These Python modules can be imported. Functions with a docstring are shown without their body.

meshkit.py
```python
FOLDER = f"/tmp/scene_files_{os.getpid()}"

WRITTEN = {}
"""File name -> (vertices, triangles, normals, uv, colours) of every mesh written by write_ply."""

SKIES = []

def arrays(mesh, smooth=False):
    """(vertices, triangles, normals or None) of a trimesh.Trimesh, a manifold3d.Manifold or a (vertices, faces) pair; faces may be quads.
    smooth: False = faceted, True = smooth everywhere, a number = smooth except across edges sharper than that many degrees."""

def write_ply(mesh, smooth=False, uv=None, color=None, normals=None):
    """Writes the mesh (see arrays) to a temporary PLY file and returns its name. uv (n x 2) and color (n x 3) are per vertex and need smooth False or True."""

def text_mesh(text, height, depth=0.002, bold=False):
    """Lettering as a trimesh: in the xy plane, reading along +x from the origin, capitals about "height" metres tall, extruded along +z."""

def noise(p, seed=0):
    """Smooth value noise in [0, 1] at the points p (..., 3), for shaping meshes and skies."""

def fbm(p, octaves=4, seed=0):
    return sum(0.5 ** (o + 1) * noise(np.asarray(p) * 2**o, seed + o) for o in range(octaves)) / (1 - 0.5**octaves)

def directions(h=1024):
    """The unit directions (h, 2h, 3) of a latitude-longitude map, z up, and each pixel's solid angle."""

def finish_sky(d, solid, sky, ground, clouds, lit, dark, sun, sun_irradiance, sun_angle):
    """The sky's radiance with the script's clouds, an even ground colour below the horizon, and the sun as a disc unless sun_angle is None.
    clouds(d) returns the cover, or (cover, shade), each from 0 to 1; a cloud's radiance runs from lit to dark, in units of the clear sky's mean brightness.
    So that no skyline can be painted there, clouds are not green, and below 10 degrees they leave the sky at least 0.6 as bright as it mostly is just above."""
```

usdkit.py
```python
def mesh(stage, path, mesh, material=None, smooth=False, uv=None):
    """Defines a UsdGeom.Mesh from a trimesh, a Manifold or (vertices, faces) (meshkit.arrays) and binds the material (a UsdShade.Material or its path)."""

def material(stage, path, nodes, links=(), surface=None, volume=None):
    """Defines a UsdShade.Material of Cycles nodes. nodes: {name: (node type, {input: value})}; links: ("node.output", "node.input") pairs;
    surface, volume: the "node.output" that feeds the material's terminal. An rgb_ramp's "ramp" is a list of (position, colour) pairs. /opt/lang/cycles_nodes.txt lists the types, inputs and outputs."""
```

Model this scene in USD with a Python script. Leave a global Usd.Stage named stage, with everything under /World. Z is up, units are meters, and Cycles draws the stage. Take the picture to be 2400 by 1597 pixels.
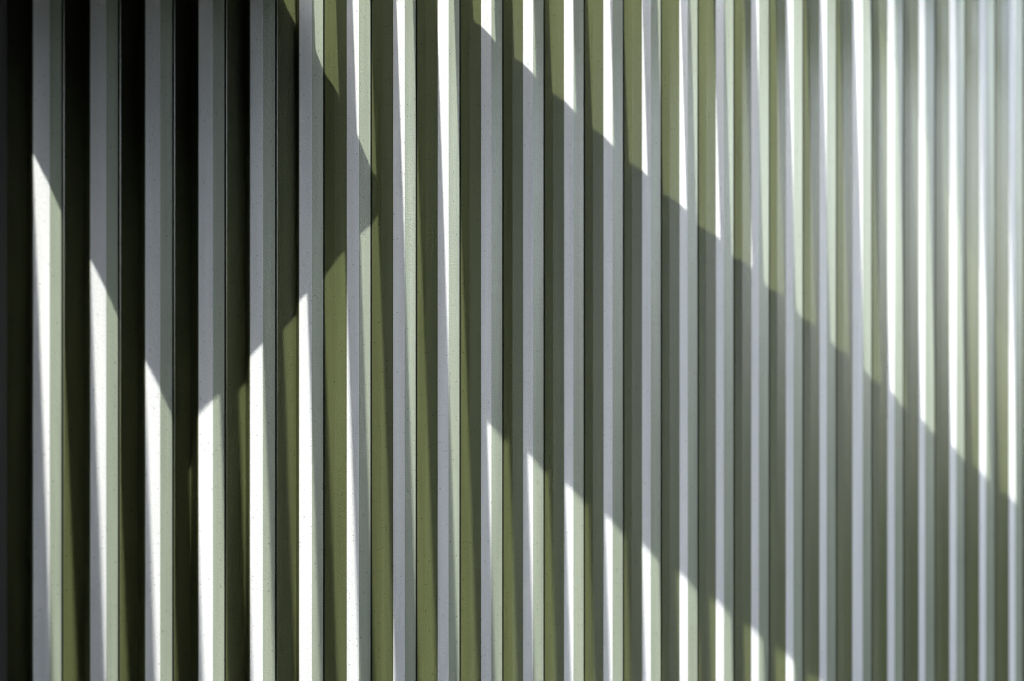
import math, random
import numpy as np
import trimesh
from shapely.geometry import Polygon
import usdkit
from pxr import Usd, UsdGeom, UsdLux, UsdShade, Gf, Sdf, Vt

random.seed(7)
rng = np.random.default_rng(7)
stage = Usd.Stage.CreateInMemory()
UsdGeom.SetStageUpAxis(stage, UsdGeom.Tokens.z)
UsdGeom.SetStageMetersPerUnit(stage, 1.0)
world = UsdGeom.Xform.Define(stage, '/World')
stage.SetDefaultPrim(world.GetPrim())
UsdGeom.Scope.Define(stage, '/World/Looks')

# ------------------------------------------------------------------ camera
CAM_D, CAM_Z, YAW = 1.61, 1.50, 27.28          # metres off the wall, height, degrees to the right of the wall's normal
cam = UsdGeom.Camera.Define(stage, '/World/camera')
cam.CreateFocalLengthAttr(50.0)
cam.CreateHorizontalApertureAttr(36.0)
cam.CreateVerticalApertureAttr(36.0 * 681 / 1024)
cam.CreateClippingRangeAttr(Gf.Vec2f(0.01, 1000))
cam.CreateFStopAttr(1.8)
cam.CreateFocusDistanceAttr(1.74)
cam.CreateExposureAttr(2.0)
cx = UsdGeom.Xformable(cam)
cx.AddTranslateOp().Set(Gf.Vec3d(0, -CAM_D, CAM_Z))
cx.AddRotateZOp().Set(-YAW)
cx.AddRotateXOp().Set(90.0)

# ------------------------------------------------------------------ sun and sky
SUN_EL = math.radians(64)
TILT = 0.037                                    # sideways drift of the shadows per metre of fall
# travel direction of the light
_t = np.array([TILT * math.sin(SUN_EL), math.cos(SUN_EL), -math.sin(SUN_EL)])
_t /= np.linalg.norm(_t)
to_sun = -_t
SUN_EL = math.asin(to_sun[2])
SUN_ROT = math.atan2(to_sun[0], to_sun[1])
sun = UsdLux.DistantLight.Define(stage, '/World/sun')
sun.CreateIntensityAttr(0.50)
sun.CreateAngleAttr(0.4)
sun.CreateColorAttr(Gf.Vec3f(1.0, 0.985, 0.94))
sun.CreateNormalizeAttr(True)
zax = Gf.Vec3d(*map(float, to_sun))
rot = Gf.Rotation(Gf.Vec3d(0, 0, 1), zax)
UsdGeom.Xformable(sun).AddOrientOp().Set(Gf.Quatf(rot.GetQuat()))

sky = UsdLux.DomeLight.Define(stage, '/World/sky')
sky.GetPrim().SetCustomDataByKey('kind', 'structure')
sky_m = usdkit.material(stage, '/World/Looks/sky_light',
    {'s': ('sky_texture', {'sky_type': 'single_scattering', 'sun_disc': False, 'sun_elevation': SUN_EL, 'sun_rotation': SUN_ROT,
                           'altitude': 100.0, 'aerosol_density': 1.5, 'ozone_density': 0.6}),
     'h': ('hsv', {'saturation': 0.55}),                # a thin white veil of high cloud
     'b': ('background_shader', {'strength': 0.15})}, [('s.color', 'h.color'), ('h.color', 'b.color')], surface='b.background')
UsdShade.MaterialBindingAPI.Apply(sky.GetPrim()).Bind(sky_m)

# ------------------------------------------------------------------ helpers
USED = {}
def numbered(parent, name):
    n = USED.get((parent, name), 0)
    USED[(parent, name)] = n + 1
    return f'{parent}/{name}' + (f'_{n:03d}' if n else '')

def tag(p, label=None, cat=None, group=None, kind=None):
    p = p.GetPrim() if hasattr(p, 'GetPrim') else p
    for k, v in (('label', label), ('category', cat), ('group', group), ('kind', kind)):
        if v:
            p.SetCustomDataByKey(k, v)
    return p

def put(name, mesh, mat, parent='/World', smooth=False):
    return usdkit.mesh(stage, numbered(parent, name), mesh, mat, smooth=smooth)

def thing(name, loc=(0, 0, 0)):
    x = UsdGeom.Xform.Define(stage, numbered('/World', name))
    x.AddTranslateOp().Set(Gf.Vec3d(*loc))
    return x

def box(x0, x1, y0, y1, z0, z1):
    b = trimesh.creation.box((x1 - x0, y1 - y0, z1 - z0))
    b.apply_translation(((x0 + x1) / 2, (y0 + y1) / 2, (z0 + z1) / 2))
    return b

def strip(poly, z0, z1):
    """A closed outline in the ground plan, drawn up from z0 to z1."""
    p = Polygon(poly)
    if not p.exterior.is_ccw:
        p = Polygon(list(poly)[::-1])
    m = trimesh.creation.extrude_polygon(p, z1 - z0, engine='earcut')
    m.apply_translation((0, 0, z0))
    return m

# ------------------------------------------------------------------ paints
def paint(name, col, var, rough, spec=0.5, speck=0.5, peel=0.25, streak=0.12, coat=0.0):
    c = np.array(col)
    return usdkit.material(stage, f'/World/Looks/{name}', {
        'g': ('geometry', {}),
        'oi': ('object_info', {}),
        # long soft streaks down the sheet
        'm1': ('mapping', {'mapping_type': 'point', 'scale': (60.0, 60.0, 2.2)}),
        'n1': ('noise_texture', {'scale': 1.0, 'detail': 4.0, 'roughness': 0.6}),
        'r1': ('map_range', {'from_min': 0.3, 'from_max': 0.7, 'to_min': 1 - streak, 'to_max': 1 + streak}),
        'v1': ('map_range', {'from_min': 0.0, 'from_max': 1.0, 'to_min': 1 - var, 'to_max': 1 + var}),
        'mm': ('math', {'math_type': 'multiply'}),
        'sc': ('combine_color', {'color_type': 'rgb'}),
        'cm': ('mix_color', {'blend_type': 'multiply', 'fac': 1.0, 'a': tuple(c), 'use_clamp': False}),
        # dark specks: only some cells carry one
        'vo': ('voronoi_texture', {'feature': 'f1', 'scale': 210.0, 'randomness': 1.0}),
        'vs': ('separate_color', {'color_type': 'rgb'}),
        'vr': ('map_range', {'from_min': 0.40, 'from_max': 1.0, 'to_min': 0.0, 'to_max': 0.2}),
        'lt': ('math', {'math_type': 'less_than'}),
        'lf': ('math', {'math_type': 'multiply', 'value2': speck}),
        'dk': ('mix_color', {'blend_type': 'mix', 'b': tuple(c * 0.12), 'use_clamp': False}),
        # fine grain
        'n3': ('noise_texture', {'scale': 900.0, 'detail': 2.0, 'roughness': 0.7}),
        'r3': ('map_range', {'from_min': 0.25, 'from_max': 0.75, 'to_min': 0.93, 'to_max': 1.07}),
        'm2': ('math', {'math_type': 'multiply'}),
        # orange peel
        'n2': ('noise_texture', {'scale': 480.0, 'detail': 1.5, 'roughness': 0.5}),
        'bp': ('bump', {'strength': peel, 'distance': 0.0016}),
        'p': ('principled_bsdf', {'roughness': rough, 'specular_ior_level': spec, 'coat_weight': coat, 'coat_roughness': 0.22}),
    }, [('g.position', 'm1.vector'), ('m1.vector', 'n1.vector'), ('n1.fac', 'r1.value'), ('oi.random', 'v1.value'),
        ('r1.result', 'mm.value1'), ('v1.result', 'mm.value2'),
        ('g.position', 'n3.vector'), ('n3.fac', 'r3.value'), ('mm.value', 'm2.value1'), ('r3.result', 'm2.value2'),
        ('m2.value', 'sc.r'), ('m2.value', 'sc.g'), ('m2.value', 'sc.b'), ('sc.color', 'cm.b'),
        ('g.position', 'vo.vector'), ('vo.color', 'vs.color'), ('vs.r', 'vr.value'), ('vo.distance', 'lt.value1'), ('vr.result', 'lt.value2'),
        ('lt.value', 'lf.value1'), ('lf.value', 'dk.fac'), ('cm.result', 'dk.a'), ('dk.result', 'p.base_color'),
        ('g.position', 'n2.vector'), ('n2.fac', 'bp.height'), ('bp.normal', 'p.normal')], surface='p.BSDF')

def plain(name, col, rough=0.7, scale=12.0, amp=0.25, bump=0.2, spec=0.15):
    c = np.array(col)
    return usdkit.material(stage, f'/World/Looks/{name}', {
        'g': ('geometry', {}),
        'n': ('noise_texture', {'scale': scale, 'detail': 6.0, 'roughness': 0.6}),
        'r': ('rgb_ramp', {'ramp': [(0.25, tuple(c * (1 - amp))), (0.75, tuple(c * (1 + amp)))]}),
        'b': ('bump', {'strength': bump, 'distance': 0.004}),
        'p': ('principled_bsdf', {'roughness': rough, 'specular_ior_level': spec}),
    }, [('g.position', 'n.vector'), ('n.fac', 'r.fac'), ('r.color', 'p.base_color'), ('n.fac', 'b.height'), ('b.normal', 'p.normal')], surface='p.BSDF')

M_WHITE = paint('white_paint', (0.755, 0.765, 0.755), 0.05, 0.32, peel=0.28, speck=0.45, streak=0.085)
M_SAGE = paint('sage_paint', (0.285, 0.325, 0.245), 0.06, 0.28, spec=0.8, peel=0.28, coat=0.5, speck=0.6, streak=0.15)
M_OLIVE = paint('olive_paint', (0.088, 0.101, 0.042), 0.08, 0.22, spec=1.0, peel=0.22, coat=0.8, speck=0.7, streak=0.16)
M_SEAL = plain('black_seal', (0.006, 0.006, 0.006), 0.9)
M_DARK = plain('dark_backing', (0.012, 0.012, 0.011), 0.9)
M_RENDER = plain('dark_render', (0.012, 0.012, 0.011), 0.95, 30.0)
M_TIMBER = plain('stained_timber', (0.09, 0.07, 0.05), 0.7, 25.0)
M_PLATE = plain('weathered_board', (0.13, 0.12, 0.10), 0.7, 18.0)
M_PALE = plain('pale_render', (0.72, 0.70, 0.64), 0.9, 14.0, 0.06)
M_GROUND = plain('paving', (0.055, 0.055, 0.048), 0.9, 9.0)

# ------------------------------------------------------------------ ground
g = put('ground', box(-60, 60, -60, 60, -0.2, 0.0), M_GROUND)
tag(g, 'grey green paved ground at the foot of the slatted wall', 'ground', kind='structure')

# ------------------------------------------------------------------ the wall of folded panels
# Fold lines of each panel along the wall, in metres at their own depth: front edge, fold to the sage flank, joint.
TAN = lambda u: math.tan(math.radians(YAW) + math.atan((u - 1200.0) / (2400 * 50 / 36)))
HP = 0.0031                                      # how far the ridge stands off the joints
Y_PEAK, Y_FOLD, Y_JOINT, Y_OLIVE = -HP, -0.75 * HP, 0.0, -0.62 * HP
def on(u, y):
    return (CAM_D + y) * TAN(u)
o = lambda off, l: [off + c / 2.946 for c in l]
CL = o(0, [230, 625, 1005, 1373, 1729, 2068]) + o(800, [40, 360, 668, 967, 1257, 1540, 1812, 2078, 2337]) + o(1600, [231, 475, 714, 946, 1173, 1416, 1632, 1844, 2050, 2255])
CD = o(0, [343, 733, 1105, 1470, 1815, 2153]) + o(800, [122, 437, 740, 1036, 1323, 1602, 1872, 2137]) + o(1600, [35, 284, 525, 765, 995, 1242, 1463, 1675, 1888, 2095, 2297])
DR = o(0, [430, 820, 1195, 1555, 1905, 2237]) + o(800, [207, 519, 821, 1116, 1401, 1678, 1949, 2210]) + o(1600, [107, 355, 599, 832, 1062, 1307, 1525, 1742, 1950, 2157, 2350])
xr = [on(u, Y_PEAK) for u in CL]; xf = [on(u, Y_FOLD) for u in CD]; xj = [on(u, Y_JOINT) for u in DR]
P = 0.060
for k in range(2):                               # panels beyond the left and right of the view
    xr.insert(0, xr[0] - P); xf.insert(0, xf[0] - P); xj.insert(0, xj[0] - P)
for k in range(9):
    xr.append(xr[-1] + P); xf.append(xf[-1] + P); xj.append(xj[-1] + P)
WALL_TOP = 2.75
GAP = 0.0020
T = 0.0012

wall = thing('slatted_screen')
tag(wall, 'upright screen of folded metal slats in white, sage and olive bands under diagonal shadows', 'slatted screen')
WP = str(wall.GetPath())
put('backing_board', box(xj[0] - 0.1, xj[-1] + 0.1, 0.040, 0.08, 0.02, WALL_TOP), M_DARK, WP)
for k in range(1, len(xr)):
    j0, r, f, j1 = xj[k - 1] + GAP / 2, xr[k], xf[k], xj[k] - GAP / 2
    a = j0 + 0.435 * (r - j0)
    jy = [random.uniform(-1, 1) * 0.00035 for _ in range(3)]
    y_a = Y_OLIVE + jy[0]
    y_f = Y_FOLD + jy[1]
    b = 0.0005
    # olive flank: turned-in lip, two facets with a soft fold
    ol = [(j0, 0.008), (j0, 0.0005), (j0 + 0.0004, 0.0), (a - b, y_a * (1 - 0.02)), (a + b, y_a * 1.02), (r - 0.0004, Y_PEAK + 0.0002),
          (r - 0.0004, Y_PEAK + T), (a, y_a + T), (j0 + T, T), (j0 + T, 0.008)]
    d = {1: 0.028, 2: 0.028, 3: 0.028, 4: 0.028, 5: 0.026, 6: 0.011, 7: 0.004}.get(k, 0.0)
    if d:                                        # the grooves deepen towards the left end of the screen
        ol = [(j0, d + T), (j0, 0.0005), (j0 + 0.0004, 0.0), (j0 + T, 0.0005), (j0 + T, d), (r - 0.0004 - T, d),
              (r - 0.0004 - T, Y_PEAK + T), (r - 0.0004, Y_PEAK + 0.0002), (r - 0.0004, d + T)]
    wh = [(r - 0.0004, Y_PEAK + 0.0002), (r, Y_PEAK), (r + 0.0005, Y_PEAK), (f - 0.0004, y_f), (f, y_f + 0.0001), (f, y_f + T), (r - 0.0004, Y_PEAK + T)]
    sg = [(f, y_f + 0.0001), (j1 - 0.0005, -0.0001), (j1, 0.0004), (j1, 0.008), (j1 - T, 0.008), (j1 - T, T), (f, y_f + T)]
    put('joint_seal', strip([(j1, 0.0011), (j1 + GAP, 0.0011), (j1 + GAP, 0.006), (j1, 0.006)], 0.04, WALL_TOP - 0.01), M_SEAL, WP)
    p = put('slat', strip(wh, 0.04, WALL_TOP - 0.01), M_WHITE, WP)
    pp = str(p.GetPath())
    put('sage_flank', strip(sg, 0.04, WALL_TOP - 0.01), M_SAGE, pp)
    put('olive_flank', strip(ol, 0.04, WALL_TOP - 0.01), M_OLIVE, pp)

# ------------------------------------------------------------------ dark return wall and pier to the left of the view
rt = thing('return_wall')
tag(rt, 'dark rendered wall splaying outwards from the left end of the slatted wall', 'wall')
put('splay', strip([(0.200, 0.06), (0.2172, -0.012), (-0.060, -1.80), (-0.30, -1.80), (-0.30, 0.06)], 0.0, WALL_TOP), M_RENDER, str(rt.GetPath()))
ow = thing('facing_wall')
tag(ow, 'dark rendered wall of the house across the passage from the slatted wall', 'wall')
def upright(poly, y0, t):
    """An outline in x and z, drawn back from y0 by t."""
    m = strip(poly, 0, t)
    m.apply_transform(np.array([[1, 0, 0, 0], [0, 0, -1, y0], [0, 1, 0, 0], [0, 0, 0, 1.0]]))
    return m
put('dark_section', upright([(-0.35, 0), (1.5, 0), (1.5, 2.95), (-0.35, 2.95)], -1.82, 0.33), M_RENDER, str(ow.GetPath()))
put('pale_section', upright([(1.5, 0), (2.3, 0), (2.3, 2.6), (1.9, 2.6), (1.65, 2.85), (1.5, 2.95)], -1.82, 0.33), M_PALE, str(ow.GetPath()))

# ------------------------------------------------------------------ slatted canopy overhead, out of the view; it casts the shadows
Z0 = 2.08
COT = abs(_t[1] / _t[2])
DRIFT = _t[0] / -_t[2]
def up(u, v, y=-HP / 2, top=None):
    """A point of the 2356 x 1568 picture, on the wall, followed up the sun to the canopy: (x, y) there."""
    u, v = u * 2400 / 2356.0, v * 1597 / 1568.0
    x = on(u, y)
    dep = x * math.sin(math.radians(YAW)) + (CAM_D + y) * math.cos(math.radians(YAW))
    z = CAM_Z - (v - 798.5) / (2400 * 50 / 36) * dep
    h = (top or Z0) - z
    return (x - h * DRIFT, y - h * COT)

lit = [(100, 166, 1000), (222, 285, 1000), (338, 399, 1000), (447, 509, 1000), (560, 612, 1000), (664, 717, 1000), (757, 807, 1000), (845, 887, 1000), (945, 984, 1000), (1037, 1078, 1000),
       (1089, 1139, 50), (1180, 1229, 50), (1265, 1319, 50), (1355, 1404, 50), (1437, 1478, 50), (1515, 1566, 50), (1590, 1641, 50), (1668, 1713, 50), (1740, 1785, 50), (1812, 1856, 50),
       (1890, 1932, 50), (1965, 2003, 50), (2022, 2062, 50), (2092, 2128, 50), (2160, 2196, 50), (2210, 2250, 50), (2272, 2310, 50)]
lx = [(up(a, v)[0], up(b, v)[0]) for a, b, v in lit]
canopy = thing('canopy')
tag(canopy, 'slatted timber canopy over the wall with boards laid across it', 'canopy')
CP = str(canopy.GetPath())
bars = [(lx[i][1], lx[i + 1][0]) for i in range(len(lx) - 1)]
for i in range(3):
    a, b = bars[-1]; bars.append((a + 0.0558, b + 0.0558))
bars.insert(0, (lx[0][0] - 0.13, lx[0][0]))
for a, b in bars:
    tall = 0.11 if a < 0.50 else 0.05 if a < 0.60 else 0.006      # deeper blades over the dark end of the passage
    put('rafter', box(a, max(b - tall * DRIFT, a + 0.006), -1.75, -0.015, Z0, Z0 + tall), M_TIMBER, CP)
print('bars', [(round(a, 4), round(b - a, 4), round(bars[i + 1][0] - a, 4)) for i, (a, b) in enumerate(bars[:-1])])

def board(pts, z, name='board'):
    p = [up(*q, top=z) for q in pts]
    put(name, strip(p, z, z + 0.004), M_PLATE, CP)
board([(893, 468), (422, 1000), (75, 360), (-260, -250), (-260, -700), (350, -700), (662, 0), (722, 115)], 1.93)
board([(1085, 55), (1400, 337), (2400, 1222), (2900, 1650), (2900, 2300), (1880, 1568), (1480, 1262), (1130, 984), (1085, 950)], Z0 - 0.006)
put('beam', box(-0.14, 2.1, -1.73, -1.67, Z0 - 0.10, Z0 - 0.002), M_TIMBER, CP)

# a thinning mat of canes laid above the right-hand end of the canopy
MZ = 2.42
e0, e1 = np.array(up(1975, -40, top=MZ)), np.array(up(2385, 960, top=MZ))
dv = (e1 - e0) / np.linalg.norm(e1 - e0)
nv = np.array([-dv[1], dv[0]])
if nv[0] < 0:
    nv = -nv
off = 0.0
for i in range(210):
    off += 0.0036 + 0.0034 * math.exp(-off / 0.07)
    a, b = e0 - dv * 0.35 + nv * off, e1 + dv * 0.25 + nv * off
    w = 0.00115 + random.uniform(-0.00015, 0.00015)
    c = trimesh.creation.cylinder(radius=w, sections=6, segment=[(a[0], a[1], MZ), (b[0], b[1], MZ)])
    put('cane', c, M_TIMBER, CP)
for f in (0.05, 0.95):
    q = e0 - dv * 0.35 + (e1 - e0 + dv * 0.6) * f
    put('mat_batten', strip([q - dv * 0.012, q + dv * 0.012, q + dv * 0.012 + nv * off, q - dv * 0.012 + nv * off], MZ - 0.02, MZ - 0.003), M_TIMBER, CP)

put('roof_panel', box(-0.25, 0.80, -1.78, -0.62, Z0 - 0.02, Z0 - 0.003), M_PLATE, CP)

# ------------------------------------------------------------------ low dark wall closing the passage to the right, out of the view
bw = thing('boundary_wall')
tag(bw, 'low dark stone wall crossing the ground beyond the right end of the slatted wall', 'wall')
put('wall', box(3.2, 3.45, -9.0, 0.06, 0.0, 1.20), M_RENDER, str(bw.GetPath()))
put('coping', box(3.17, 3.48, -9.03, 0.09, 1.20, 1.25), M_RENDER, str(bw.GetPath()))
